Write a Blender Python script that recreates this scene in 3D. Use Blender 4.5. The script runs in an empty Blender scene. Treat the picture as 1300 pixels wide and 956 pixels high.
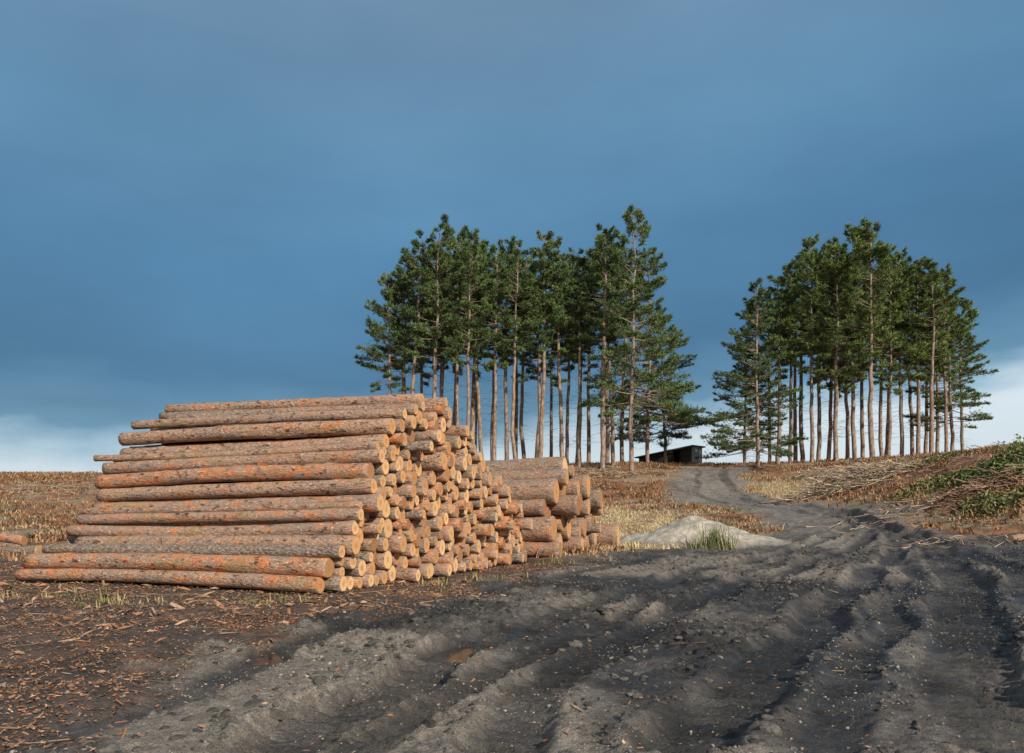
import bpy, math, numpy as np, time
from mathutils import Vector
T0=time.time()
def tick(s): print('TICK',s,round(time.time()-T0,1))
rng=np.random.default_rng(7)
F=1011.0; HZ=625.0; CH=1.6
scene=bpy.context.scene
# ------------------------------------------------------------------ helpers
def sstep(a,b,x):
    t=np.clip((x-a)/(b-a),0,1); return t*t*(3-2*t)
TAB=np.random.default_rng(3).random((8,256,256))
def vn(x,y,s=0):
    T=TAB[s%8]; xi=np.floor(x).astype(np.int64); yi=np.floor(y).astype(np.int64)
    fx=x-xi; fy=y-yi; fx=fx*fx*(3-2*fx); fy=fy*fy*(3-2*fy)
    a=T[xi&255,yi&255]; b=T[(xi+1)&255,yi&255]; c=T[xi&255,(yi+1)&255]; d=T[(xi+1)&255,(yi+1)&255]
    return (a*(1-fx)+b*fx)*(1-fy)+(c*(1-fx)+d*fx)*fy
def fbm(x,y,o=4,s=0):
    r=0;a=.5;t=0
    for i in range(o):
        ca,sa=math.cos(i*.7+.4),math.sin(i*.7+.4)
        r=r+a*vn((x*ca-y*sa)*2**i+i*17.3,(x*sa+y*ca)*2**i+i*9.1,s+i); t+=a; a*=.5
    return r/t
def ridged(x,y,o=3,s=0):
    r=0;a=.5;t=0
    for i in range(o):
        ca,sa=math.cos(i*.9+.3),math.sin(i*.9+.3)
        r=r+a*(1-np.abs(2*vn((x*ca-y*sa)*2**i+i*7,(x*sa+y*ca)*2**i+i*3,s+i)-1)); t+=a; a*=.5
    return r/t
def lerp(a,b,t):
    return a+(b-a)*t
def L3(c1,c2,t):
    c1=np.asarray(c1,float); c2=np.asarray(c2,float); return c1+(c2-c1)*t[...,None]

def build(name,V,sets,mats,attrs=None,smooth=True,link=True):
    me=bpy.data.meshes.new(name)
    V=np.asarray(V,np.float32)
    me.vertices.add(len(V)); me.vertices.foreach_set('co',V.ravel())
    nl=sum(f.size for f,_ in sets); npoly=sum(len(f) for f,_ in sets)
    me.loops.add(nl); me.polygons.add(npoly)
    li=np.concatenate([f.ravel() for f,_ in sets]).astype(np.int32)
    tot=np.concatenate([np.full(len(f),f.shape[1]) for f,_ in sets]).astype(np.int32)
    st=np.concatenate([[0],np.cumsum(tot)[:-1]]).astype(np.int32)
    mi=np.concatenate([np.full(len(f),m) for f,m in sets]).astype(np.int32)
    me.loops.foreach_set('vertex_index',li)
    me.polygons.foreach_set('loop_start',st)
    me.polygons.foreach_set('loop_total',tot)
    for m in mats: me.materials.append(m)
    me.polygons.foreach_set('material_index',mi)
    me.polygons.foreach_set('use_smooth',np.full(npoly,smooth))
    if attrs:
        for k,a in attrs.items():
            a=np.asarray(a,np.float32)
            if k=='col':
                at=me.attributes.new(k,'FLOAT_COLOR','POINT')
                if a.shape[1]==3: a=np.concatenate([a,np.ones((len(a),1),np.float32)],1)
                at.data.foreach_set('color',a.ravel())
            elif a.ndim==2:
                at=me.attributes.new(k,'FLOAT_VECTOR','POINT'); at.data.foreach_set('vector',a.ravel())
            else:
                at=me.attributes.new(k,'FLOAT','POINT'); at.data.foreach_set('value',a.ravel())
    me.update(calc_edges=True)
    if not link: return me
    o=bpy.data.objects.new(name,me); scene.collection.objects.link(o); return o

def basis(D):
    D=D/np.linalg.norm(D,axis=1,keepdims=True)
    up=np.where(np.abs(D[:,2:3])>.9,np.array([[1.,0,0]]),np.array([[0,0,1.]]))
    A=np.cross(D,up); A/=np.linalg.norm(A,axis=1,keepdims=True)
    return D,A,np.cross(A,D)
def tubes(S,E,r0,r1,k=4):
    n=len(S); D,A,B=basis(E-S)
    an=np.arange(k)*2*math.pi/k
    ring=(A[:,None]*np.cos(an)[None,:,None]+B[:,None]*np.sin(an)[None,:,None])
    V=np.concatenate([S[:,None]+ring*np.asarray(r0).reshape(-1,1,1),E[:,None]+ring*np.asarray(r1).reshape(-1,1,1)],1)
    i=np.arange(k); j=(i+1)%k
    f=np.stack([i,j,j+k,i+k],1); Fq=(np.arange(n)[:,None,None]*2*k+f[None]).reshape(-1,4)
    return V.reshape(-1,3),Fq
def unit(n,r=rng):
    v=r.normal(size=(n,3)); return v/np.linalg.norm(v,axis=1,keepdims=True)

# ------------------------------------------------------------------ materials
class M:
    def __init__(s,name,rough=.9,spec=.2):
        s.m=bpy.data.materials.new(name); s.m.use_nodes=True; s.n=s.m.node_tree.nodes; s.l=s.m.node_tree.links
        s.b=s.n['Principled BSDF']; s.b.inputs['Roughness'].default_value=rough; s.b.inputs['Specular IOR Level'].default_value=spec
    def new(s,t,**k):
        x=s.n.new(t)
        for a,v in k.items(): setattr(x,a,v)
        return x
    def attr(s,n): return s.new('ShaderNodeAttribute',attribute_name=n)
    def noise(s,vec,scale,det=4,rough=.6):
        x=s.new('ShaderNodeTexNoise'); x.inputs['Scale'].default_value=scale; x.inputs['Detail'].default_value=det; x.inputs['Roughness'].default_value=rough
        if vec is not None: s.l.new(vec,x.inputs['Vector'])
        return x.outputs['Fac']
    def math(s,op,a,b=None,clamp=False):
        x=s.new('ShaderNodeMath',operation=op,use_clamp=clamp)
        for i,v in enumerate((a,b)):
            if v is None: continue
            if isinstance(v,(int,float)): x.inputs[i].default_value=v
            else: s.l.new(v,x.inputs[i])
        return x.outputs[0]
    def map(s,v,a,b,c=0.,d=1.):
        x=s.new('ShaderNodeMapRange'); s.l.new(v,x.inputs[0])
        for i,q in enumerate((a,b,c,d)): x.inputs[i+1].default_value=q
        return x.outputs[0]
    def mix(s,f,a,b,mode='MIX'):
        x=s.new('ShaderNodeMix',data_type='RGBA',blend_type=mode)
        for i,v in ((0,f),(6,a),(7,b)):
            if isinstance(v,(int,float)): x.inputs[i].default_value=v
            elif isinstance(v,tuple): x.inputs[i].default_value=(*v,1)
            else: s.l.new(v,x.inputs[i])
        return x.outputs[2]
    def vm(s,op,a,b):
        x=s.new('ShaderNodeVectorMath',operation=op)
        for i,v in enumerate((a,b)):
            if isinstance(v,tuple): x.inputs[i].default_value=v
            else: s.l.new(v,x.inputs[i])
        return x.outputs[0]
    def bump(s,h,st,dist):
        x=s.new('ShaderNodeBump'); x.inputs['Distance'].default_value=dist
        if isinstance(st,(int,float)): x.inputs['Strength'].default_value=st
        else: s.l.new(st,x.inputs['Strength'])
        s.l.new(h,x.inputs['Height']); s.l.new(x.outputs[0],s.b.inputs['Normal'])
    def col(s,c): s.l.new(c,s.b.inputs['Base Color'])

def mat_attr(name,rough=.9,var=.35,scale=20):
    m=M(name,rough); a=m.attr('col').outputs['Color']
    if var>0:
        g=m.new('ShaderNodeNewGeometry').outputs['Position']
        v=m.map(m.noise(g,scale,1),.3,.7,1-var,1+var)
        a=m.mix(1.0,a,v,'MULTIPLY')
    m.col(a)
    return m.m
# ground material
gm=M('ground_soil',.85,.45)
a=gm.attr('col').outputs['Color']; wet=gm.attr('wet').outputs['Fac']
g=gm.new('ShaderNodeNewGeometry').outputs['Position']
n1=gm.noise(g,9,6,.75); n2=gm.noise(g,75,3,.7)
vf=gm.math('MULTIPLY',gm.map(n1,.3,.7,.5,1.5),gm.map(n2,.3,.7,.45,1.7))
vf=gm.math('ADD',gm.math('MULTIPLY',vf,gm.map(wet,.9,1.1,1.,.0)),gm.map(wet,.9,1.1,.0,.7))
gm.col(gm.mix(1.0,a,vf,'MULTIPLY'))
gm.l.new(gm.math('MAXIMUM',gm.math('SUBTRACT',.86,gm.math('MULTIPLY',wet,.56)),.05),gm.b.inputs['Roughness'])
gm.bump(gm.math('ADD',gm.math('MULTIPLY',n1,1.0),gm.math('MULTIPLY',n2,.25)),gm.map(wet,.95,1.3,1.,.03),.065)
GROUND=gm.m
# bark
bm=M('pine_bark',.7,.3)
lc=bm.attr('lc').outputs['Vector']; rn=bm.attr('rnd'); rv=rn.outputs['Vector']
sep=bm.new('ShaderNodeSeparateXYZ'); bm.l.new(rv,sep.inputs[0])
co=bm.vm('ADD',bm.vm('MULTIPLY',lc,(1,1,.5)),bm.vm('MULTIPLY',rv,(37.,53.,71.)))
na=bm.noise(co,2.5,3,.6); nb=bm.noise(co,8,5,.68); nc=bm.noise(co,34,2,.7); nd=bm.noise(co,13,4,.7)
vo=bm.new('ShaderNodeTexVoronoi',feature='DISTANCE_TO_EDGE'); vo.inputs['Scale'].default_value=19
bm.l.new(co,vo.inputs['Vector'])
crk=bm.map(vo.outputs['Distance'],.0,.09,1.,0.)
c=bm.mix(bm.map(na,.38,.62),(.33,.235,.18),(.47,.28,.185))
c=bm.mix(bm.map(sep.outputs[1],0.,1.,.35,0.),c,(.17,.125,.10))
org=bm.map(bm.math('ADD',nb,bm.math('ADD',bm.math('MULTIPLY',bm.math('SUBTRACT',sep.outputs[0],.5),.16),bm.math('MULTIPLY',bm.math('SUBTRACT',na,.5),.25))),.53,.61)
c=bm.mix(bm.math('MULTIPLY',org,.85),c,(.57,.20,.07))
c=bm.mix(bm.map(nc,.59,.70,0.,.8),c,(.74,.58,.45))
c=bm.mix(bm.map(nd,.44,.36),c,(.085,.045,.028))
gray=bm.map(sep.outputs[2],.62,.86,0.,.85)
c=bm.mix(gray,c,bm.mix(bm.map(nc,.4,.65),(.11,.085,.07),(.36,.30,.24)))
c=bm.mix(bm.math('MULTIPLY',crk,bm.map(sep.outputs[1],.0,1.,.15,.6)),c,(.07,.035,.02))
c=bm.mix(bm.math('MULTIPLY',bm.map(na,.56,.68),.5),c,(.19,.18,.09))
bm.col(c)
hh=bm.math('ADD',bm.math('MULTIPLY',nd,.8),bm.math('MULTIPLY',nc,.5))
bm.bump(hh,1.,.05)
BARK=bm.m
# cut end
em=M('cut_wood',.75,.2)
lc=em.attr('lc').outputs['Vector']; rv=em.attr('rnd').outputs['Vector']
sep=em.new('ShaderNodeSeparateXYZ'); em.l.new(rv,sep.inputs[0])
flat=em.vm('MULTIPLY',lc,(1,1,0)); off=em.vm('ADD',flat,em.vm('MULTIPLY',rv,(31.,17.,23.)))
nn=em.noise(off,6,3); fine=em.noise(off,60,2)
ln=em.new('ShaderNodeVectorMath',operation='LENGTH'); em.l.new(flat,ln.inputs[0]); rad=em.math('ADD',ln.outputs['Value'],em.math('MULTIPLY',nn,.03))
ring=em.map(em.math('SINE',em.math('MULTIPLY',rad,420.)),-1.,1.)
c=em.mix(sep.outputs[1],(.84,.56,.29),(.62,.32,.13))
c=em.mix(em.map(sep.outputs[0],.5,.9,0.,.85),c,(.26,.12,.06))
c=em.mix(em.map(rad,.09,.03,0.,.6),c,(.42,.16,.06))
c=em.mix(em.math('MULTIPLY',ring,.35),c,(.26,.10,.045))
c=em.mix(em.map(nn,.55,.7,0.,.5),c,(.26,.15,.09))
c=em.mix(1.0,c,em.map(fine,.3,.7,.8,1.2),'MULTIPLY')
em.col(c)
CUT=em.m

# ------------------------------------------------------------------ terrain
cp=[]
for x in (-60,-40,-25,-14,-5,4,10,20,40):
    for y in (-30,-8,4,12,19): cp.append((x,y,0))
def C(px,y,z): cp.append(((px-650)/F*y,y,z))
for px in (-400,-150,50,250,450,620,760):
    f=1. if px<500 else 1.2
    C(px,25,.05); C(px,33,.45*f); C(px,42,1.15*f); C(px,52,2.15*f+(.2 if px>500 else 0)); C(px,60,2.95 if px<300 else (3.2 if px<500 else 3.7)); C(px,75,3.2); C(px,95,1.6)
for p in [(860,26,.02),(860,35,.73),(860,48,2.2),(860,59,3.7),(860,75,3.4),(860,95,1.8),
 (960,25,.08),(1050,24,.15),(1050,30,.7),(1050,45,1.75),(1050,58,3.85),(1050,75,3.5),(1050,95,2),
 (1150,22,.2),(1150,26,.7),(1150,34,2.0),(1150,45,3.3),(1150,58,4.05),(1150,75,3.6),(1150,95,2),
 (1225,19,.1),(1225,23,.45),(1225,29,2.2),(1225,35,3.35),(1225,58,4.1),
 (1330,18,.1),(1330,22,.5),(1330,27,2.5),(1330,33,3.5),(1330,58,4.3),(1330,75,4),(1330,95,2.2),
 (1550,17,.6),(1550,22,1.8),(1550,30,3.6),(1550,58,4.4),(1550,90,2.5)]: C(*p)
cp=np.array(cp,float)
def kern(r2): return .5*r2*np.log(r2+1e-9)
P=cp[:,:2]/30.
K=kern(((P[:,None]-P[None])**2).sum(-1))+np.eye(len(P))*1e-3
Q=np.c_[np.ones(len(P)),P]
A_=np.block([[K,Q],[Q.T,np.zeros((3,3))]])
W=np.linalg.solve(A_,np.r_[cp[:,2],0,0,0])
tx=np.arange(-70,60.1,.5); ty=np.arange(-30,100.1,.5); TX,TY=np.meshgrid(tx/30,ty/30)
TB=W[-3]+W[-2]*TX+W[-1]*TY
for i in range(len(P)): TB=TB+W[i]*kern((TX-P[i,0])**2+(TY-P[i,1])**2)
TB=np.clip(TB,-.3,4.8)
def Hb(x,y):
    x=np.asarray(x,float); y=np.asarray(y,float)
    u=(np.clip(x,-70,59.9)+70)/.5; v=(np.clip(y,-30,99.9)+30)/.5
    i=u.astype(int); j=v.astype(int); fu=u-i; fv=v-j
    z=(TB[j,i]*(1-fu)+TB[j,i+1]*fu)*(1-fv)+(TB[j+1,i]*(1-fu)+TB[j+1,i+1]*fu)*fv
    z=z*sstep(10,24,y)
    fade=sstep(75,140,np.sqrt(x*x+y*y))
    return z*(1-fade)+fade*.3
def i2g(px,py):
    px=np.atleast_1d(np.asarray(px,float)); py=np.atleast_1d(np.asarray(py,float))
    ys=np.linspace(3,72,1200)
    out=[]
    for a,b in zip(px,py):
        X=(a-650)/F*ys; Z=CH-(b-HZ)/F*ys; h=Hb(X,ys)
        k=np.nonzero(Z<=h)[0]; k=k[0] if len(k) else len(ys)-1
        out.append((X[k],ys[k]))
    return np.array(out)
mudpoly_img=[(-60,1100),(60,956),(160,868),(240,825),(420,790),(560,760),(650,735),(760,708),(850,694),(960,688),(985,660),(900,643),(858,640),(850,618),(862,593),(945,592),(948,618),(1000,636),(1120,645),(1160,668),(1230,684),(1330,690),(1600,700),(1900,1000)]
mp=i2g([p[0] for p in mudpoly_img],[p[1] for p in mudpoly_img]); mp[0]=(-3.4,2.2); mp[-1]=(7,1.5); mp[-2]=(30,14)
def polysd(x,y,poly):
    d=np.full(x.shape,1e9); ins=np.zeros(x.shape,bool); n=len(poly)
    for i in range(n):
        ax,ay=poly[i]; bx,by=poly[(i+1)%n]; ex,ey=bx-ax,by-ay
        t=np.clip(((x-ax)*ex+(y-ay)*ey)/(ex*ex+ey*ey+1e-12),0,1)
        d=np.minimum(d,(x-ax-t*ex)**2+(y-ay-t*ey)**2)
        if abs(by-ay)>1e-9:
            c=((ay>y)!=(by>y))&(x<(bx-ax)*(y-ay)/(by-ay)+ax); ins^=c
    return np.where(ins,1,-1)*np.sqrt(d)
def smoothpath(pts,n=14):
    pts=np.array(pts); out=[]
    P0=np.vstack([2*pts[0]-pts[1],pts,2*pts[-1]-pts[-2]])
    for i in range(1,len(P0)-2):
        for t in np.linspace(0,1,n,endpoint=False):
            a,b,c,d=P0[i-1:i+3]
            out.append(.5*((2*b)+(-a+c)*t+(2*a-5*b+4*c-d)*t*t+(-a+3*b-3*c+d)*t**3))
    out.append(pts[-1]); return np.array(out)
def path_sl(x,y,pts):
    best=np.full(x.shape,1e9); S=np.zeros(x.shape); Lr=np.zeros(x.shape); s0=0
    for i in range(len(pts)-1):
        ax,ay=pts[i]; ex,ey=pts[i+1]-pts[i]; l=math.hypot(ex,ey)
        if l<1e-6: continue
        t=((x-ax)*ex+(y-ay)*ey)/(l*l)
        t=np.clip(t,0,1)
        dx=x-ax-t*ex; dy=y-ay-t*ey; d=dx*dx+dy*dy; m=d<best
        best=np.where(m,d,best); S=np.where(m,s0+t*l,S); Lr=np.where(m,np.sign(ex*dy-ey*dx)*np.sqrt(d),Lr); s0+=l
    return S,Lr
ruts_img=[
 ([(60,956),(250,868),(420,805),(560,768),(700,736),(850,706),(960,694),(1040,676)],.22,.042,.3),
 ([(330,956),(470,880),(600,825),(720,782),(830,742),(930,716),(1040,690),(1085,664)],.28,.085,1.),
 ([(620,956),(720,870),(810,812),(900,762),(1000,725),(1080,700),(1115,672),(1080,652)],.24,.060,.9),
 ([(905,956),(960,870),(1030,800),(1090,742),(1135,704),(1130,672),(1050,648),(965,636),(925,612),(915,592)],.30,.085,.7),
 ([(1090,956),(1110,868),(1130,800),(1150,745),(1160,708),(1140,676),(1070,656),(940,640),(885,625),(885,593)],.20,.055,.6),
 ([(1262,956),(1250,868),(1240,800),(1222,740),(1192,704),(1150,676)],.40,.085,1.3),
 ([(1480,956),(1400,860),(1330,770),(1270,720),(1215,694)],.34,.06,1.),
 ([(480,956),(600,872),(720,812),(840,760),(960,722)],.16,.045,1.)]
paths=[(smoothpath(i2g([p[0] for p in r[0]],[p[1] for p in r[0]]),4),r[1],r[2],r[3]) for r in ruts_img]
def near0(x,y):
    sd=polysd(x,y,mp)+(fbm(x*.9,y*.9,4,1)-.5)*2.8*sstep(2,7,y)
    mud=sstep(-.45,.45,sd+(fbm(x*5,y*5,3,2)-.5)*1.2)
    d=np.zeros(x.shape); rutm=np.zeros(x.shape); streak=np.zeros(x.shape)
    ix=np.nonzero(mud>0)[0]
    if len(ix):
        X=x[ix];Y=y[ix]; dd=np.zeros(X.shape); rm=np.zeros(X.shape); pud=np.zeros(X.shape)
        for k,(pts,w,dep,tr) in enumerate(paths):
            S,Lr=path_sl(X,Y,pts); Lr=Lr+(vn(S*.6,S*0+k*5,2)-.5)*.4+(vn(S*5,Lr*2+k,3)-.5)*.05
            al=np.abs(Lr); act=.25+1.1*vn(S*.45,S*0+k*3.3,4)
            core=1/(1+np.exp((al-w)/.03)); berm=np.exp(-((al-1.35*w)/(.36*w))**2)
            nb=.1+1.5*ridged(X*4.7,Y*4.7,3,k)
            dd+=dep*act*(-core+.6*berm*nb)
            trm=sstep(.2,.36,vn(S*.35+k*9,S*0,5)+.25*tr)*min(tr,1)
            ch=np.sin(2*math.pi*(S/.24+al*1.8)); ch=np.tanh(ch*4)
            dd+=core*trm*ch*.021*sstep(.0,.4,vn(X*3,Y*3,4))
            rm=np.maximum(rm,core)
            pm=core*sstep(.62,.72,vn(S*.6+k*7.7,S*0+2,1))*sstep(17,12,Y)*(k in (1,3,6,0))
            pud=np.maximum(pud,pm*sstep(.35,.5,fbm(X*3,Y*3,3,4)))
            if k==2: streak[ix]=fbm(S*.5,Lr*2.6,4,3)-.5
        patch=sstep(.4,.62,fbm(X*.8+3,Y*.8,3,7))
        dd+=streak[ix]*.05+(ridged(X*2.3,Y*2.3,4,2)-.6)*.045+(fbm(X*.5,Y*.5,2,6)-.5)*.06
        lump=ridged(X*6.3,Y*6.3,3,6); dd+=(np.clip(lump-.42,0,1))*.13*(.15+patch)*(1-.8*rm)
        dd+=(np.clip(ridged(X*13,Y*13,2,3)-.4,0,1))*.055*(.25+patch)*(1-.6*rm)
        dd+=(fbm(X*22,Y*22,2,1)-.5)*.03*(.5+patch)*(1-.5*rm)
        dd=dd*(1-pud)+(-.045)*pud
        rutm[ix]=rm+pud
        d[ix]=dd
    off=(fbm(x*.6,y*.6,5,4)-.5)*.16+(fbm(x*6,y*6,3,2)-.5)*.06
    far=1-sstep(22,40,y)*.35
    return mud,rutm,streak,d*far,off
def near(x,y):
    x=np.asarray(x,float);y=np.asarray(y,float)
    return near0(x,y)
def Hfull(x,y):
    mud,rm,st,d,off=near(x,y)
    big=(fbm(x*.12,y*.12,4,5)-.5)*.5*sstep(24,45,y)
    return Hb(x,y)+mud*d+(1-mud)*off+big, mud,rm,st
def grow(start,step0,rate,end):
    v=[start];s=step0
    while abs(v[-1])<abs(end): v.append(v[-1]+s); s*=rate
    return v
xr=grow(10.,.027,1.024,600); xl=grow(-6.5,-.027,1.026,-600)
xs=np.array(sorted(set(xl))+list(np.arange(-6.5+.027,10-.015,.027))+xr)
ys=[4.3]; s=.019
while ys[-1]<600:
    ys.append(ys[-1]+s)
    yy=ys[-1]; s=.019 if yy<8 else (min(.019*(yy/8)**1.7,.26) if yy<66 else s*1.08)
yneg=[]; v=4.3; s=.06
while v>-300: v-=s; s*=1.14; yneg.append(v)
ys=np.array(yneg[::-1]+ys)
X,Y=np.meshgrid(xs,ys); x=X.ravel(); y=Y.ravel(); print('grid',X.shape)
Z,mud,rm,st=Hfull(x,y)
pud=np.clip(rm-1,0,1); rm=np.clip(rm,0,1)
f1=fbm(x*.5,y*.5,5,0); f2=fbm(x*3,y*3,4,3); f3=fbm(x*9,y*9,3,5)
far=sstep(17,32,y)
cm=L3((.032,.029,.027),(.140,.125,.112),np.clip((f1-.40)*2.2+(f2-.5)*1.6+.10+st*.8,0,1))
sand=sstep(.52,.68,fbm(x*.45+8,y*.45,5,6))*.7
cm=cm+(np.array((.25,.215,.175))-cm)*(sand*(1-.7*rm))[:,None]
cm=cm*(1-.45*rm[:,None]*(1-far[:,None]))
cm=cm+((np.array((.215,.192,.165))*(.55+.9*f2[:,None]))-cm)*(far*(.7-.45*rm))[:,None]
chips=L3((.050,.034,.026),(.18,.10,.06),np.clip((f2-.35)*2.2,0,1)); chips=chips+(np.array((.080,.066,.057))-chips)*sstep(.45,.62,f1)[:,None]*.7
rust=L3((.12,.060,.032),(.34,.170,.085),np.clip((f2-.3)*2,0,1)); rust=rust+(np.array((.27,.21,.135))-rust)*(sstep(.48,.62,f1)*.8)[:,None]
grassc=L3((.26,.20,.10),(.50,.40,.23),np.clip((f2-.3)*2,0,1)); grassc=grassc+(np.array((.17,.16,.07))-grassc)*(sstep(.5,.65,f3)*.3)[:,None]
bz=sstep(17,23,y)
off=chips+(rust-chips)*bz[:,None]
gz=np.exp(-(((x-3.9)/2.6)**2+((y-29)/6.)**2)**1.5)+.9*np.exp(-(((x-16.5)/2.2)**2+((y-44)/5.)**2)**2)
gz=np.clip(gz*1.3*(0.5+f1),0,1)
off=off+(grassc-off)*gz[:,None]
col=off+(cm-off)*mud[:,None]
col=col+(np.array((.045,.042,.038))-col)*pud[:,None]
wet=np.maximum(mud*np.clip(rm*.75+sstep(.56,.42,f1)*.75,0,.88)*(1-far),pud*1.6)
nx,ny=len(xs),len(ys)
idx=np.arange(nx*ny).reshape(ny,nx)
Fq=np.stack([idx[:-1,:-1],idx[:-1,1:],idx[1:,1:],idx[1:,:-1]],-1).reshape(-1,4)
build('ground',np.c_[x,y,Z],[(Fq,0)],[GROUND],{'col':col,'wet':wet})
tick('ground')

# ------------------------------------------------------------------ log piles
def pack(profile,umax,rfun):
    c=[]; u=0
    while u<umax:
        r=rfun(); 
        if c: u=c[-1][0]+2*math.sqrt(c[-1][2]*r)
        else: u=0
        c.append((u,r,r)) if u<umax else None
        if u>=umax: break
    fails=0
    while fails<12 and len(c)<400:
        r=rfun(); A=np.array(c); best=None
        n=len(A)
        I,J=np.triu_indices(n,1)
        dx=A[J,0]-A[I,0]; dz=A[J,1]-A[I,1]; d=np.hypot(dx,dz); ra=A[I,2]+r; rb=A[J,2]+r
        k=(d<ra+rb-.01)&(d>1e-6); I,J,dx,dz,d,ra,rb=[q[k] for q in (I,J,dx,dz,d,ra,rb)]
        a_=(ra*ra-rb*rb+d*d)/(2*d); h=np.sqrt(np.maximum(ra*ra-a_*a_,0))
        uu=[];zz=[]
        for sg in (1,-1):
            u_=A[I,0]+a_*dx/d-sg*h*dz/d; z_=A[I,1]+a_*dz/d+sg*h*dx/d
            lo=np.minimum(A[I,0],A[J,0]);hi=np.maximum(A[I,0],A[J,0])
            o=(z_>=np.minimum(A[I,1],A[J,1])+.3*r)&(u_>lo)&(u_<hi)&(z_+r*.6<=np.interp(u_,*profile))
            uu.append(u_[o]);zz.append(z_[o])
        uu=np.concatenate(uu);zz=np.concatenate(zz); od=np.argsort(zz)
        for q in od:
            if np.min(np.hypot(A[:,0]-uu[q],A[:,1]-zz[q])-A[:,2]-r)>=-.004: best=(uu[q],zz[q],r); break
        if best: c.append(best); fails=0
        else: fails+=1
    return c
def logs_mesh(name,items,K=22,N=44,grey=0.):
    VV=[];LC=[];RN=[];Fs=[];Fc=[];base=0
    an=np.arange(K)*2*math.pi/K
    for q,(Rp,Lp,r0,r1) in enumerate(items):
        D=Lp-Rp; Ln=np.linalg.norm(D); Dn,A,B=basis(D[None]); A=A[0];B=B[0];Dn=Dn[0]
        t=np.linspace(0,1,N); ox,oy=rng.random(2)*200
        TT,AA=np.meshgrid(t,an,indexing='ij')
        rr=lerp(r0,r1,TT)
        cx,cy=np.cos(AA),np.sin(AA)
        nz=fbm(ox+cx*1.2+TT*Ln*1.1,oy+cy*1.2+TT*Ln*.3,3,q)-.5
        nz2=fbm(ox+cx*4+TT*Ln*5,oy+cy*4-TT*Ln*3,2,q+2)-.5
        rr=rr*(1+.20*nz+.17*nz2)
        for kq in range(5):
            tk=rng.random();ak=rng.random()*6.28
            rr=rr+.024*np.exp(-((TT-tk)*Ln/.06)**2-((np.cos(AA-ak)-1)*6)**2)
        bend=(rng.normal()*.036); bend2=rng.normal()*.026
        ctr=Rp+D*TT[...,None]+(A*bend+B*bend2)*np.sin(TT*math.pi)[...,None]
        V=ctr+A*(rr*cx)[...,None]+B*(rr*cy)[...,None]
        V=V.reshape(-1,3); lc=np.stack([rr*cx,rr*cy,TT*Ln],-1).reshape(-1,3)
        idx=np.arange(N*K).reshape(N,K); i2=np.roll(idx,-1,1)
        f=np.stack([idx[:-1],i2[:-1],i2[1:],idx[1:]],-1).reshape(-1,4)
        Fs.append(f+base); VV.append(V); LC.append(lc); nV=N*K
        for e in (0,N-1):
            ring=V[e*K:(e+1)*K]; c0=Rp if e==0 else Lp
            r1s=c0+(ring-c0)*.90+(Dn*(-.005 if e==0 else .005))
            V2=np.concatenate([r1s,r1s,c0+(r1s-c0)*.5,[c0+(r1s.mean(0)-c0)]])
            l2=np.concatenate([lc[e*K:(e+1)*K]*.93]*2+[lc[e*K:(e+1)*K]*.465,[[0,0,lc[e*K,2]]]])
            b=base+nV; i=np.arange(K); j=(i+1)%K
            def fl(f): return f[:,::-1] if e==0 else f
            e0=base+e*K
            Fs.append(fl(np.stack([e0+i,e0+j,b+j,b+i],1)))
            Fc.append(('q',fl(np.stack([b+K+i,b+K+j,b+2*K+j,b+2*K+i],1))))
            Fc.append(('t',fl(np.stack([b+2*K+i,b+2*K+j,np.full(K,b+3*K)],1))))
            VV.append(V2);LC.append(l2);nV+=3*K+1
        rnd=rng.random(3)
        if grey: rnd[2]=max(rnd[2],.66+rng.random()*.2*grey); rnd[0]=.45+.5*rnd[0]
        RN.append(np.tile(rnd,(nV,1))); base+=nV
    sets=[(np.concatenate(Fs),0),(np.concatenate([f for k,f in Fc if k=='q']),1),(np.concatenate([f for k,f in Fc if k=='t']),1)]
    return build(name,np.concatenate(VV),sets,[BARK,CUT],{'lc':np.concatenate(LC),'rnd':np.concatenate(RN)})
def make_pile(name,O,ang,k,prof,umax,rfun,L,Lv,taper,zf,lu=0.,grey=0.,sj=.08):
    a=math.radians(ang); d=np.array([math.cos(a),-math.sin(a),0]); p=np.array([math.sin(a),math.cos(a),0])
    cs=pack(prof,umax,rfun); print(name,len(cs)); it=[]
    for u,z,r in cs:
        s=rng.normal()*sj+(rng.random()<.14)*rng.normal()*.2
        R=np.array([*O,0.])+p*u+d*(k*u+s); R[2]=z+.02
        l=L+rng.normal()*Lv-lu*min(u,2.8)
        uc=umax*.45; ul=uc+(u-uc)*.95
        Lp=np.array([*O,0.])+p*ul+d*(k*u+s-l); rl=r*taper; Lp[2]=rl+(z-r)*zf(z)+.02
        it.append((R,Lp,r*.985,rl))
    return logs_mesh(name,it,grey=grey)
prof=([-.3,0,.5,1.0,1.35,2.0,2.75,3.2,4.45,5.4,6.3,6.6],[.2,.45,1.1,1.9,2.75,3.1,3.45,3.35,2.4,1.8,1.0,.3])
make_pile('log_pile',(-2.85,12.4),16,.235,prof,6.5,lambda:float(np.clip(rng.normal(.124,.027),.07,.185)),5.95,.16,.87,lambda z:.87+.13*min(z/3.2,1)**2,.20)
prof2=([-.3,0,.6,1.4,2.0,3.0,4.2,4.6],[.7,1.3,2.0,2.5,2.4,1.9,1.1,.5])
make_pile('thick_log_pile',(.75,19.2),16,.19,prof2,4.5,lambda:float(np.clip(rng.normal(.235,.06),.12,.34)),4.6,.35,.85,lambda z:.93,0.,.6,.2)
it=[]
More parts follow.
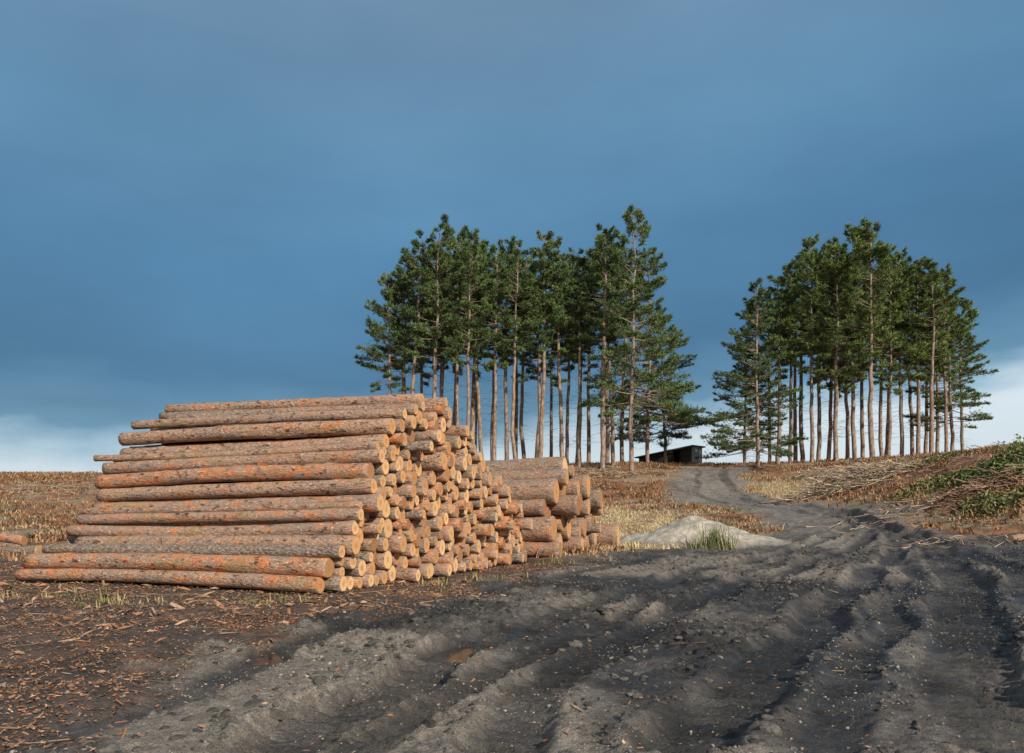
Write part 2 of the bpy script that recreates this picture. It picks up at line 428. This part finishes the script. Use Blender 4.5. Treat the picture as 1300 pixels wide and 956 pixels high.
for (px,py,h,l) in [(42,706,.13,2.2),(20,700,.12,2.0),(24,704,.34,1.6)]:
    q=i2g(px,py)[0]; r=.13
    Rp=np.array([q[0],q[1]+rng.random()*.3,Hb(q[0],q[1])+h]); dd=np.array([-.97,.2+rng.normal()*.12,rng.normal()*.03])
    it.append((Rp,Rp+dd*l,r,r*.9))
logs_mesh('short_log_heap',it)
q=i2g(1284,690)[0]; z=Hb(*q)+.12
logs_mesh('cut_log',[(np.array([q[0],q[1],z]),np.array([q[0]+1.6,q[1]+.5,z+.12]),.09,.08)],N=20)
tick('logs')

# ------------------------------------------------------------------ pine trees
NEED=mat_attr('pine_needles',.6,0)
tm=M('pine_trunk_bark',.9,.1); oc=tm.new('ShaderNodeTexCoord').outputs['Object']; sc=tm.vm('MULTIPLY',oc,(1,1,.35))
a_=tm.noise(sc,7,3); tm.col(tm.mix(tm.map(a_,.35,.65),(.15,.105,.08),(.37,.285,.22)))
TRUNK=tm.m
def make_pine(seed,H=18.,cs=.45,spread=2.2,low=False,green=(.055,.095,.03)):
    r=np.random.default_rng(seed)
    n=16; zz=np.linspace(-.6,H*.985,n); bx=np.cumsum(r.normal(size=n)*.05); by=np.cumsum(r.normal(size=n)*.05); bx-=bx[0]; by-=by[0]
    def tp(z): return np.stack([np.interp(z,zz,bx),np.interp(z,zz,by),z],-1)
    V=[];Fs=[];b=0
    def trad(z): return .165*(1-np.clip(z,0,H)/H)**.75*(H/18)+.012
    S=tp(zz[:-1]);E=tp(zz[1:])
    v,f=tubes(S,E,trad(zz[:-1]),trad(zz[1:]),8); V.append(v);Fs.append(f+b);b+=len(v)
    TC=[];TD=[];TR=[]
    z=cs*H; bs=[];be=[];br0=[];br1=[]
    while z<H*.985:
        t=(z-cs*H)/(H*(1-cs))
        pr=(.55+.45*math.sin(min(t/.35,1)*math.pi/2))*(1-max(0,t-.3)/.7)**.62+.10
        if low: pr=(1-t)**.75*1.02+.1
        drop=.12 if (low or t>.4) else .40-.6*t
        for k in range(r.integers(3,6)):
            if r.random()<drop: continue
            az=r.random()*2*math.pi; L=spread*pr*r.uniform(.45,1.3)
            el=lerp(-.1,.8,t**1.2)+r.normal()*.17
            if low: el-=.12
            up=.25+.25*r.random()
            p0=tp(np.array([z+r.normal()*.15]))[0]
            m=5; tt=np.linspace(0,1,m+1)
            e=el+up*tt**1.5
            st=np.stack([np.cos(az)*np.cos(e),np.sin(az)*np.cos(e),np.sin(e)],-1)*L/m
            pts=p0+np.vstack([[0,0,0],np.cumsum(st[:-1],0)])
            rr=.010+.026*(L/2.5)*(1-tt)
            bs+=list(pts[:-1]);be+=list(pts[1:]); br0+=list(rr[:-1]);br1+=list(rr[1:])
            ns=int(6+L*11)
            s=r.uniform(.28 if t>.15 else .42,1,ns)**.8; s=np.append(s,[1,.97])
            ip=np.stack([np.interp(s,tt,pts[:,c]) for c in range(3)],-1)
            sd=r.choice([-1,1],len(s))*r.uniform(.3,1.2,len(s)); tl=(.14+.34*L*(1.05-s))*r.uniform(.35,1.15,len(s)); tl[-2:]=.1
            td=np.stack([np.cos(az+sd),np.sin(az+sd),r.normal(.35,.35,len(s))],-1)
            tend=ip+td*tl[:,None]
            bs+=list(ip);be+=list(tend);br0+=[.009]*len(s);br1+=[.004]*len(s)
            TC.append(tend);TD.append(td)
            TC.append(ip+td*tl[:,None]*.5);TD.append(td)
            q=r.random()*.6
            TR.append(np.full(2*len(s),q))
        z+=r.uniform(.28,.54)*H/18
    zz2=r.uniform(min(.1,cs*.4)*H,cs*H,34)
    for z in zz2:
        az=r.random()*6.28; L=r.uniform(.2,1.3); p0=tp(np.array([z]))[0]
        bs.append(p0);be.append(p0+np.array([math.cos(az)*L,math.sin(az)*L,r.normal()*.25]));br0.append(.016);br1.append(.005)
    v,f=tubes(np.array(bs),np.array(be),br0,br1,3); V.append(v);Fs.append(f+b);b+=len(v)
    nb=b
    TC=np.concatenate(TC);TD=np.concatenate(TD);TR=np.concatenate(TR)+r.random(len(TC))*.4
    TD/=np.linalg.norm(TD,axis=1,keepdims=True)
    nn=6
    c=np.repeat(TC,nn,0); d=np.repeat(TD,nn,0)*.65+unit(len(c),r)*.75+np.array([0,0,.25]); d/=np.linalg.norm(d,axis=1,keepdims=True)
    L=r.uniform(.13,.30,len(c))[:,None]; sdv=np.cross(d,unit(len(c),r)); sdv/=np.linalg.norm(sdv,axis=1,keepdims=True)
    c=c+unit(len(c),r)*.04; w=.024
    T=np.stack([c-sdv*w,c+sdv*w,c+d*L],1).reshape(-1,3)
    tr=np.repeat(np.repeat(TR,nn),3)[:,None]
    g=np.array(green); cc=g*(.40+1.2*tr)+np.array([.045,.035,0])*tr**2
    cc=cc*np.repeat(r.uniform(.7,1.3,len(c)),3)[:,None]
    Ft=(np.arange(len(T)).reshape(-1,3)+nb)
    V.append(T); V=np.concatenate(V); col=np.concatenate([np.tile((.2,.17,.14),(nb,1)),cc])
    return build('pine_mesh',V,[(np.concatenate(Fs),0),(Ft,1)],[TRUNK,NEED],{'col':col},link=False)
G1=(.090,.145,.055); G2=(.120,.178,.055)
gA=[make_pine(10+i,cs=[.44,.52,.40,.48,.56][i],spread=[2.3,2.0,2.5,2.1,1.8][i],green=G1) for i in range(5)]
gB=[make_pine(30+i,cs=[.40,.48,.34,.44,.52][i],spread=[2.5,2.1,2.6,2.3,1.9][i],green=G2) for i in range(5)]
lowA=make_pine(50,cs=.2,spread=4.2,low=True,green=G1); lowB=make_pine(51,cs=.1,spread=3.8,low=True,green=(.085,.135,.052)); lowC=make_pine(53,cs=.26,spread=3.5,low=True,green=G1)
def tree(px,top,y,me,lean=0):
    o=bpy.data.objects.new('pine_tree',me); scene.collection.objects.link(o)
    x=(px-650)/F*y; z=float(Hb(x,y))-.1; Ht=CH-(top-HZ)/F*y-z; s=Ht/18.
    o.location=(x,y,z); w=s**.6*rng.uniform(.9,1.14); o.scale=(w,w,s); o.rotation_euler=(rng.normal()*.016,lean+rng.normal()*.018,rng.random()*6.28)
left=[(493,345,58),(507,330,61),(522,300,57),(534,318,63),(545,288,56),(560,300,60),(575,305,64),(578,290,57),(592,312,55),(600,300,61),(609,294,57),(626,308,63),(628,330,56),(641,318,59),(655,322,55),(666,325,62),(680,330,58),(689,294,56),(700,330,64),(712,308,57),(722,325,61),(735,318,57),(746,330,63),(764,290,55),(770,300,60),(779,320,58),(655,305,66),(560,330,66),(515,350,65),(790,330,64),(605,330,67),(735,340,67)]
for i,(a,b,c) in enumerate(left): tree(a,b,c,gA[rng.integers(5)])
tree(803,268,54,lowC); tree(822,318,60,lowA); tree(845,400,66,lowA)
right=[(988,350,58),(976,372,62),(1003,335,60),(1018,318,63),(1031,303,57),(1040,325,61),(1052,312,64),(1062,318,56),(1075,330,60),(1085,292,58),(1095,325,63),(1107,286,55),(1118,318,61),(1128,330,57),(1145,322,59),(1157,335,62),(1166,330,58),(1182,334,56),(1190,350,63),(1201,342,58),(1222,385,64),(1060,335,67),(1125,340,66),(1010,350,67),(1175,352,67)]
for i,(a,b,c) in enumerate(right): tree(a,b,c,gB[rng.integers(5)])
tree(962,358,56,lowB); tree(945,420,61,lowB); tree(1208,400,60,lowC)
tick('trees')

# ------------------------------------------------------------------ shed
def mk_simple(name,rough,c1,c2,scale,stretch=(1,1,1)):
    m=M(name,rough); o=m.new('ShaderNodeTexCoord').outputs['Object']; n=m.noise(m.vm('MULTIPLY',o,stretch),scale,5); m.col(m.mix(m.map(n,.3,.7),c1,c2)); m.bump(n,.4,.02); return m.m
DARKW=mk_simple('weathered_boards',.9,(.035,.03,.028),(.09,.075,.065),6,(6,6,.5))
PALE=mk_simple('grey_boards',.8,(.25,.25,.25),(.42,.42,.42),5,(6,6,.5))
ROOF=mk_simple('felt_roof',.8,(.10,.105,.11),(.2,.2,.21),3)
def box(name,co,mat,par):
    V=np.array(co,float); f=np.array([[0,3,2,1],[4,5,6,7],[0,1,5,4],[1,2,6,5],[2,3,7,6],[3,0,4,7]])
    o=build(name,V,[(f,0)],[mat],smooth=False); o.parent=par; return o
sh=bpy.data.objects.new('wooden_shed',None); scene.collection.objects.link(sh)
sy=67.; sx=(845-650)/F*sy; sz=CH+(HZ-566)/F*sy-2.2; sh.location=(sx,sy,sz); sh.rotation_euler=(0,0,-.62); sh.scale=(.92,.92,.9)
def slab(name,x0,x1,y0,y1,z0,zl,zr,mat): box(name,[(x0,y0,z0),(x1,y0,z0),(x1,y1,z0),(x0,y1,z0),(x0,y0,zl),(x1,y0,zr),(x1,y1,zr),(x0,y1,zl)],mat,sh)
slab('left_bay_wall',-2.7,.6,.0,.08,-1.3,1.35,1.9,DARKW)
slab('back_wall',-2.7,2.5,2.4,2.48,-1.3,1.35,2.3,DARKW)
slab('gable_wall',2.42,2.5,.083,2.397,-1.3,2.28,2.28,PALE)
slab('left_wall',-2.7,-2.62,.083,2.397,-1.3,1.35,1.35,DARKW)
slab('front_panel',1.5,2.5,.0,.08,-1.3,2.1,2.28,DARKW)
for i,xx in enumerate((.65,1.35)): slab('post_%d'%i,xx,xx+.1,.0,.1,-1.3,1.9,2.0,DARKW)
box('roof',[(-3.0,-.35,1.36),(2.75,-.35,2.33),(2.75,2.75,2.33),(-3.0,2.75,1.36),(-3.0,-.35,1.46),(2.75,-.35,2.43),(2.75,2.75,2.43),(-3.0,2.75,1.46)],ROOF,sh)

# ------------------------------------------------------------------ sand heap
q=i2g(893,694)[0]
gx,gy=np.meshgrid(np.linspace(-3.2,3.2,220),np.linspace(-2.1,2.3,160)); X_=gx+q[0];Y_=gy+q[1]+1.0
rr=np.sqrt((gx/2.8)**2+(gy/1.75)**2)*(1+(fbm(gx*.9+3,gy*.9,3,2)-.5)*.6)
hz=1.15*(1-sstep(-.35,1.05,rr))*(.85+.3*fbm(gx*1.1,gy*1.1,2,1))+(fbm(gx*6,gy*6,4,3)-.5)*.07*np.clip(1.2-rr,0,1)
zb=Hfull(X_.ravel(),Y_.ravel())[0].reshape(gx.shape); zb=zb*.5+Hb(X_,Y_)*.5; hz=np.where(rr>1,hz*0-.30*sstep(1,1.15,rr),hz)
zz=zb*1+hz-.01
n1_=fbm(gx*7,gy*7,4,4).ravel(); cc=L3((.26,.235,.195),(.46,.42,.355),np.clip((n1_-.3)*2.2,0,1))
cc=cc+(np.array((.15,.135,.115))-cc)*sstep(.6,.98,rr.ravel())[:,None]*.9
ii=np.arange(gx.size).reshape(gx.shape); fq=np.stack([ii[:-1,:-1],ii[:-1,1:],ii[1:,1:],ii[1:,:-1]],-1).reshape(-1,4)
SAND=mat_attr('pale_sand',.95,.3,30)
build('sand_heap',np.c_[X_.ravel(),Y_.ravel(),zz.ravel()],[(fq,0)],[SAND],{'col':cc})

# ------------------------------------------------------------------ scatter
SC=mat_attr('plant_litter',.85,0); ST=mat_attr('stone_and_clod',.9,.35,25)
def height(x,y): return Hfull(x,y)[0]
def slivers(x,y,L,w,col,lift=.01,tiltv=.25):
    n=len(x); z=height(x,y)+lift
    az=rng.random(n)*2*math.pi; d=np.stack([np.cos(az),np.sin(az),rng.normal(size=n)*tiltv],-1)
    c=np.c_[x,y,z+rng.random(n)*.02]
    s=np.stack([-np.sin(az),np.cos(az),rng.normal(size=n)*.4],-1)
    up=np.array([0,0,1.])
    p=[c-d*L[:,None]/2-s*w[:,None]*.5,c-d*L[:,None]/2+s*w[:,None]*.5,c+d*L[:,None]/2+s*w[:,None]*.3,c+d*L[:,None]/2-s*w[:,None]*.4,c+up*(w*.45)[:,None]]
    V=np.stack(p,1).reshape(-1,3); b=np.arange(n)[:,None,None]*5
    f=(b+np.array([[0,1,4],[1,2,4],[2,3,4],[3,0,4]])[None]).reshape(-1,3)
    return V,f,np.repeat(col,5,0)
N=130000
x=rng.uniform(-14,2.5,N); y=4.6+13.4*rng.random(N)**1.25
mud=near(x,y)[0]; dens=.28+.72*sstep(.40,.62,fbm(x*1.6,y*1.6,4,2)); keep=(rng.random(N)<np.clip(1-mud*.97,0,1)*dens)
x=x[keep];y=y[keep];n=len(x); print('chips',n)
pal=np.array([(.40,.21,.12),(.26,.13,.07),(.55,.38,.24),(.12,.075,.05),(.38,.14,.06),(.065,.05,.04),(.28,.235,.19)])
cc=pal[rng.choice(7,n,p=[.14,.22,.06,.21,.09,.19,.09])]*rng.uniform(.6,1.15,(n,1))
L=rng.uniform(.010,.052,n)*rng.choice([1,2.4],n,p=[.95,.05]); w=rng.uniform(.005,.020,n)
V,f,c=slivers(x,y,L,w,cc)
build('wood_chips',V,[(f,0)],[SC],{'col':c},smooth=False)
N=900; x=rng.uniform(-10,1.,N); y=rng.uniform(7,14.5,N); mud=near(x,y)[0]; k=rng.random(N)<(1-mud)*sstep(7,12.5,y); x=x[k];y=y[k];n=len(x)
V,f,c=slivers(x,y,rng.uniform(.06,.26,n),rng.uniform(.02,.06,n),np.array([(.38,.19,.10),(.20,.12,.08),(.46,.30,.19)])[rng.choice(3,n)]*rng.uniform(.6,1.1,(n,1)),.012,.3)
build('bark_pieces',V,[(f,0)],[SC],{'col':c},smooth=False)
N=800; x=rng.uniform(-12,10,N);y=rng.uniform(5,22,N);mud=near(x,y)[0];k=rng.random(N)<(1-mud*.9);x=x[k];y=y[k];n=len(x)
az=rng.random(n)*6.28;L=rng.uniform(.1,.6,n);z=height(x,y)+.01
S=np.c_[x,y,z+.01];x2=x+np.cos(az)*L;y2=y+np.sin(az)*L;E=np.c_[x2,y2,height(x2,y2)+.02]
V,f=tubes(S,E,rng.uniform(.004,.010,n),.003,5); c=np.repeat(np.array([(.2,.14,.095)])*rng.uniform(.5,1.7,(n,1)),10,0)
build('fallen_twigs',V,[(f,0)],[SC],{'col':c})
import bmesh
def ico(sub):
    b=bmesh.new(); bmesh.ops.create_icosphere(b,subdivisions=sub,radius=1); V=np.array([v.co[:] for v in b.verts]); f=np.array([[v.index for v in q.verts] for q in b.faces]); b.free(); return V,f
def lumps(name,x,y,size,colr,sub,sink,mat,smooth=False):
    V0,f0=ico(sub); n=len(x); z=height(x,y)
    sc=size[:,None]*rng.uniform(.6,1.3,(n,3)); sc[:,2]*=.6
    Vn=V0[None]*(1+(rng.random((n,len(V0),1))-.5)*.5)*sc[:,None]
    az=rng.random(n)*6.28; ca,sa=np.cos(az)[:,None],np.sin(az)[:,None]
    Vr=np.stack([Vn[...,0]*ca-Vn[...,1]*sa,Vn[...,0]*sa+Vn[...,1]*ca,Vn[...,2]],-1)
    Vr+=np.stack([x,y,z+size*sink],-1)[:,None]
    f=(np.arange(n)[:,None,None]*len(V0)+f0[None]).reshape(-1,3)
    return build(name,Vr.reshape(-1,3),[(f,0)],[mat],{'col':np.repeat(colr,len(V0),0)},smooth=smooth)
N=80000;x=rng.uniform(-5,15,N);y=4.6+rng.random(N)**1.3*15; mud,rmm,_,_,_=near(x,y); k=(mud>.5)&(rmm<1.05)&(rng.random(N)<.12+.9*sstep(.43,.64,fbm(x*.9,y*.9,4,5)));x=x[k];y=y[k];n=len(x);print('gravel',n)
cc=np.array([(.27,.245,.21)])*rng.uniform(.25,1.3,(n,1)); lumps('gravel',x,y,rng.uniform(.003,.011,n)*rng.choice([1,2.],n,p=[.96,.04]),cc,1,.2,ST)
N=12000;x=rng.uniform(-4,15,N);y=4.6+rng.random(N)**1.2*17; mud,rmm,_,d_,_=near(x,y); k=(mud>.5)&(rmm<.3)&(d_>.005);x=x[k];y=y[k];n=len(x);print('clods',n)
cc=np.array([(.080,.073,.066)])*rng.uniform(.5,1.6,(n,1)); lumps('mud_clods',x,y,rng.uniform(.01,.04,n)*rng.choice([1,1.9],n,p=[.92,.08]),cc,2,.0,ST)
tick('stones')
def blades(name,x,y,h,w,colr,per=9,spreadr=.12,lean=.5,mat=SC,hf=None):
    n=len(x); xx=np.repeat(x,per)+rng.normal(size=n*per)*spreadr; yy=np.repeat(y,per)+rng.normal(size=n*per)*spreadr
    zz=(hf or height)(xx,yy)-.02; hh=np.repeat(h,per)*rng.uniform(.5,1.1,n*per); az=rng.random(n*per)*6.28; ln=rng.random(n*per)*lean
    B=np.c_[xx,yy,zz]; s=np.c_[-np.sin(az),np.cos(az),az*0]*w
    D=np.c_[np.cos(az)*ln,np.sin(az)*ln,np.ones(n*per)]
    m=B+D*hh[:,None]*.55; t=m+np.c_[np.cos(az)*ln*1.8,np.sin(az)*ln*1.8,1-ln*.6]*hh[:,None]*.45
    V=np.stack([B-s,B+s,m+s*.7,m-s*.7,t],1).reshape(-1,3); b=np.arange(n*per)[:,None]*5
    cc=np.repeat(np.repeat(colr,per,0)*rng.uniform(.7,1.25,(n*per,1)),5,0)
    return build(name,V,[(b+np.array([[0,1,2,3]]),0),(b+np.array([[3,2,4]]),0)],[mat],{'col':cc},smooth=False)
def mudm(x,y): return near(x,y)[0]
N=34000; x=rng.uniform(-48,40,N); y=rng.uniform(19,64,N)
u=np.abs(x)<(y*.72+2); x=x[u];y=y[u]
gz=np.exp(-(((x-3.9)/2.6)**2+((y-29)/6.)**2)**1.5)+.9*np.exp(-(((x-16.5)/2.2)**2+((y-44)/5.)**2)**2)
k=(mudm(x,y)<.15)&(gz<.3)&(rng.random(len(x))<.12+1.1*sstep(.42,.6,fbm(x*.5,y*.5,4,3))); x=x[k];y=y[k];n=len(x); print('bracken',n)
pal=np.array([(.38,.18,.08),(.27,.125,.055),(.45,.28,.15),(.12,.075,.05),(.36,.30,.20),(.13,.15,.06)])
cc=pal[rng.choice(6,n,p=[.26,.21,.14,.15,.14,.10])]
blades('bracken',x,y,rng.uniform(.08,.32,n),.026,cc,per=9,spreadr=.18,lean=1.5)
N=5000; x=np.r_[rng.normal(3.9,1.8,N),rng.normal(16.3,1.5,N//2)]; y=np.r_[rng.normal(29,4,N),rng.normal(44,3.2,N//2)]
k=mudm(x,y)<.3;x=x[k];y=y[k];n=len(x)
pal=np.array([(.60,.47,.29),(.46,.36,.21),(.26,.23,.12)]); blades('dry_grass',x,y,rng.uniform(.05,.24,n),.012,pal[rng.choice(3,n,p=[.5,.4,.10])],per=7,lean=1.)
tq=i2g(903,696)[0]; n=34; x=tq[0]+rng.normal(size=n)*.28; y=tq[1]-.45+rng.normal(size=n)*.15
blades('green_grass_tussock',x,y,rng.uniform(.3,.95,n),.012,np.array([(.13,.16,.06),(.32,.28,.14)])[rng.choice(2,n,p=[.65,.35])],per=8,spreadr=.12,lean=.75)
P_=[(350,768),(150,765),(640,735),(560,745),(700,715),(790,690),(60,760),(600,740)]
x=[];y=[]
for a,b in P_:
    q=i2g(a,b)[0]; m=14; x+=list(q[0]+rng.normal(size=m)*.35); y+=list(q[1]+rng.normal(size=m)*.2)
x=np.array(x);y=np.array(y); blades('weed_tufts',x,y,rng.uniform(.06,.22,len(x)),.01,np.array([(.16,.17,.06),(.36,.28,.14)])[rng.choice(2,len(x))],per=6,spreadr=.06,lean=.8)
def sticks(name,regions,colr):
    S=[];E=[]
    for (px,py,rx,ry,hh,n,az0,spr,L0,L1) in regions:
        q=i2g(px,py)[0]; u=rng.normal(size=(n,2))*.45; u=np.clip(u,-1.2,1.2)
        x=q[0]+u[:,0]*rx; y=q[1]+u[:,1]*ry; z=Hb(x,y)+rng.random(n)*hh*np.clip(1-.7*np.hypot(u[:,0],u[:,1]),.1,1)
        az=az0+rng.normal(size=n)*spr; L=rng.uniform(L0,L1,n); el=rng.normal(size=n)*.28
        D=np.c_[np.cos(az)*np.cos(el),np.sin(az)*np.cos(el),np.sin(el)]
        c=np.c_[x,y,z]; a=c-D*L[:,None]/2; b=c+D*L[:,None]/2
        a[:,2]=np.maximum(a[:,2],Hb(a[:,0],a[:,1])+.02); b[:,2]=np.maximum(b[:,2],Hb(b[:,0],b[:,1])+.02)
        m=(a+b)/2+rng.normal(size=a.shape)*.06
        S+=[a,m];E+=[m,b]
    S=np.concatenate(S);E=np.concatenate(E);n=len(S)
    V,f=tubes(S,E,rng.uniform(.009,.024,n),.008,5)
    return build(name,V,[(f,0)],[SC],{'col':np.repeat(np.array([colr])*rng.uniform(.35,1.35,(n,1)),10,0)})
sticks('brash_heap',[(1085,618,3.0,1.8,1.1,850,.1,1.1,.4,1.7),(1040,606,2.,1.5,.6,220,.4,1.1,.4,1.4)],(.46,.36,.26))
sticks('brash_heap',[(1280,612,2.4,1.,.5,200,.05,.9,.4,1.5),(1235,640,3.4,2.0,.2,100,.2,1.5,.3,1.),(1180,600,3.5,2.5,.2,110,.2,1.5,.3,1.)],(.28,.18,.12))
sticks('scattered_branches',[(740,600,5,3,.15,130,.2,1.5,.3,1.3),(800,660,4,4,.1,60,.2,1.5,.3,1.),(60,620,9,7,.15,300,.2,1.5,.3,1.5),(1130,655,3,2,.1,50,.2,1.2,.3,1.2),(1220,690,3,1,.1,60,.2,1.5,.2,.8)],(.36,.28,.21))
def bush(name,pts,colr):
    C_=[];
    for (px,py,rr,h,n) in pts:
        q=i2g(px,py)[0]; u=unit(n)*(rng.random((n,1))**.4); 
        x=q[0]+u[:,0]*rr; y=q[1]+u[:,1]*rr*.8; C_.append(np.c_[x,y,Hb(x,y)+np.abs(u[:,2])*h*rng.uniform(.3,1,n)*(.4+1.2*fbm(x*2,y*2,2,1))])
    C_=np.concatenate(C_); n=len(C_); d=unit(n); s=np.cross(d,unit(n)); s/=np.linalg.norm(s,axis=1,keepdims=True); L=rng.uniform(.04,.10,n)[:,None]
    V=np.stack([C_-d*L,C_+s*L*.5,C_+d*L,C_-s*L*.5],1).reshape(-1,3)
    c=np.repeat(np.array([colr])*rng.uniform(.5,1.6,(n,1)),4,0)
    return build(name,V,[(np.arange(4*n).reshape(-1,4),0)],[SC],{'col':c},smooth=False)
bush('bramble_bush',[(1295,598,1.6,1.1,5200),(1262,606,1.2,.7,2600)],(.13,.165,.06))
bush('bramble_bush',[(1200,612,2.0,.35,2200),(1265,640,1.3,.35,1500),(1185,585,1.4,.3,900)],(.15,.155,.06))
tick('scatter')

# ------------------------------------------------------------------ camera, sun, sky
cam=bpy.data.cameras.new('camera'); co_=bpy.data.objects.new('camera',cam); scene.collection.objects.link(co_); scene.camera=co_
cam.sensor_width=36; cam.lens=36*F/1300.; cam.clip_end=3000; cam.clip_start=.1
co_.location=(0,0,CH); co_.rotation_euler=(math.pi/2,0,0); cam.shift_y=(HZ-478)/1300.
sd=Vector((.50,-.74,.50)).normalized()
sl=bpy.data.lights.new('sun','SUN'); sl.energy=5.0; sl.angle=math.radians(1.2); sl.color=(1,.91,.77)
so=bpy.data.objects.new('sun',sl); scene.collection.objects.link(so); so.rotation_euler=(-sd).to_track_quat('-Z','Y').to_euler()
w=bpy.data.worlds.new('World'); scene.world=w; w.use_nodes=True; nt=w.node_tree; nt.nodes.clear(); N_=nt.nodes.new; Lk=nt.links.new
def mth(op,a,b=None,c=False):
    x=N_('ShaderNodeMath'); x.operation=op; x.use_clamp=c
    for i,v in enumerate((a,b)):
        if v is None: continue
        if isinstance(v,(int,float)): x.inputs[i].default_value=v
        else: Lk(v,x.inputs[i])
    return x.outputs[0]
tc=N_('ShaderNodeTexCoord').outputs['Generated']; sp=N_('ShaderNodeSeparateXYZ'); Lk(tc,sp.inputs[0])
hor=mth('SQRT',mth('ADD',mth('MULTIPLY',sp.outputs[0],sp.outputs[0]),mth('MULTIPLY',sp.outputs[1],sp.outputs[1])))
el=mth('DIVIDE',sp.outputs[2],mth('MAXIMUM',hor,.05))
mpn=N_('ShaderNodeMapping'); mpn.inputs['Scale'].default_value=(1.4,1.4,3.0); Lk(tc,mpn.inputs[0])
nz=N_('ShaderNodeTexNoise'); nz.inputs['Scale'].default_value=1.5; nz.inputs['Detail'].default_value=5; nz.inputs['Roughness'].default_value=.5; Lk(mpn.outputs[0],nz.inputs['Vector'])
mp2=N_('ShaderNodeMapping'); mp2.inputs['Scale'].default_value=(3,3,10); Lk(tc,mp2.inputs[0])
nz2=N_('ShaderNodeTexNoise'); nz2.inputs['Scale'].default_value=2.4; nz2.inputs['Detail'].default_value=6; Lk(mp2.outputs[0],nz2.inputs['Vector'])
rt=mth('MULTIPLY',mth('SUBTRACT',sp.outputs[0],.0),.15)
e2=mth('SUBTRACT',mth('ADD',el,mth('MULTIPLY',mth('SUBTRACT',nz2.outputs['Fac'],.5),.085)),mth('MAXIMUM',rt,-.01))
e2=mth('ADD',e2,mth('MULTIPLY',mth('SUBTRACT',nz.outputs['Fac'],.5),.07))
cr=N_('ShaderNodeValToRGB'); Lk(e2,cr.inputs[0]); r_=cr.color_ramp
stops=[(0.0,(.70,.80,.87)),(.034,(.66,.77,.85)),(.062,(.36,.53,.66)),(.088,(.13,.285,.43)),(.15,(.068,.185,.325)),(.28,(.086,.228,.40)),(.42,(.125,.285,.46)),(.62,(.165,.29,.435)),(1.0,(.2,.28,.38))]
while len(r_.elements)<len(stops): r_.elements.new(.5)
for e,(p,c) in zip(r_.elements,stops): e.position=p; e.color=(*c,1)
mr=N_('ShaderNodeMapRange'); Lk(nz.outputs['Fac'],mr.inputs[0]); mr.inputs[1].default_value=.3; mr.inputs[2].default_value=.7; mr.inputs[3].default_value=.88; mr.inputs[4].default_value=1.13
mx=N_('ShaderNodeMix'); mx.data_type='RGBA'; mx.blend_type='MULTIPLY'; mx.inputs[0].default_value=1; Lk(cr.outputs[0],mx.inputs[6]); Lk(mr.outputs[0],mx.inputs[7])
bf=N_('ShaderNodeMapRange'); Lk(sp.outputs[1],bf.inputs[0]); bf.inputs[1].default_value=.15; bf.inputs[2].default_value=-.6
m2=N_('ShaderNodeMix'); m2.data_type='RGBA'; Lk(bf.outputs[0],m2.inputs[0]); Lk(mx.outputs[2],m2.inputs[6]); m2.inputs[7].default_value=(.56,.58,.62,1)
b1=N_('ShaderNodeBackground'); Lk(m2.outputs[2],b1.inputs[0])
sky=N_('ShaderNodeTexSky'); sky.sky_type='NISHITA'; sky.sun_disc=False; sky.sun_elevation=math.asin(sd.z); sky.sun_rotation=math.atan2(sd.x,sd.y)
b2=N_('ShaderNodeBackground'); b2.inputs[1].default_value=.08; Lk(sky.outputs[0],b2.inputs[0])
ms=N_('ShaderNodeMixShader'); ms.inputs[0].default_value=.08; Lk(b1.outputs[0],ms.inputs[1]); Lk(b2.outputs[0],ms.inputs[2])
ow=N_('ShaderNodeOutputWorld'); Lk(ms.outputs[0],ow.inputs[0])
scene.view_settings.view_transform='Standard'; scene.view_settings.look='None'; scene.view_settings.exposure=0
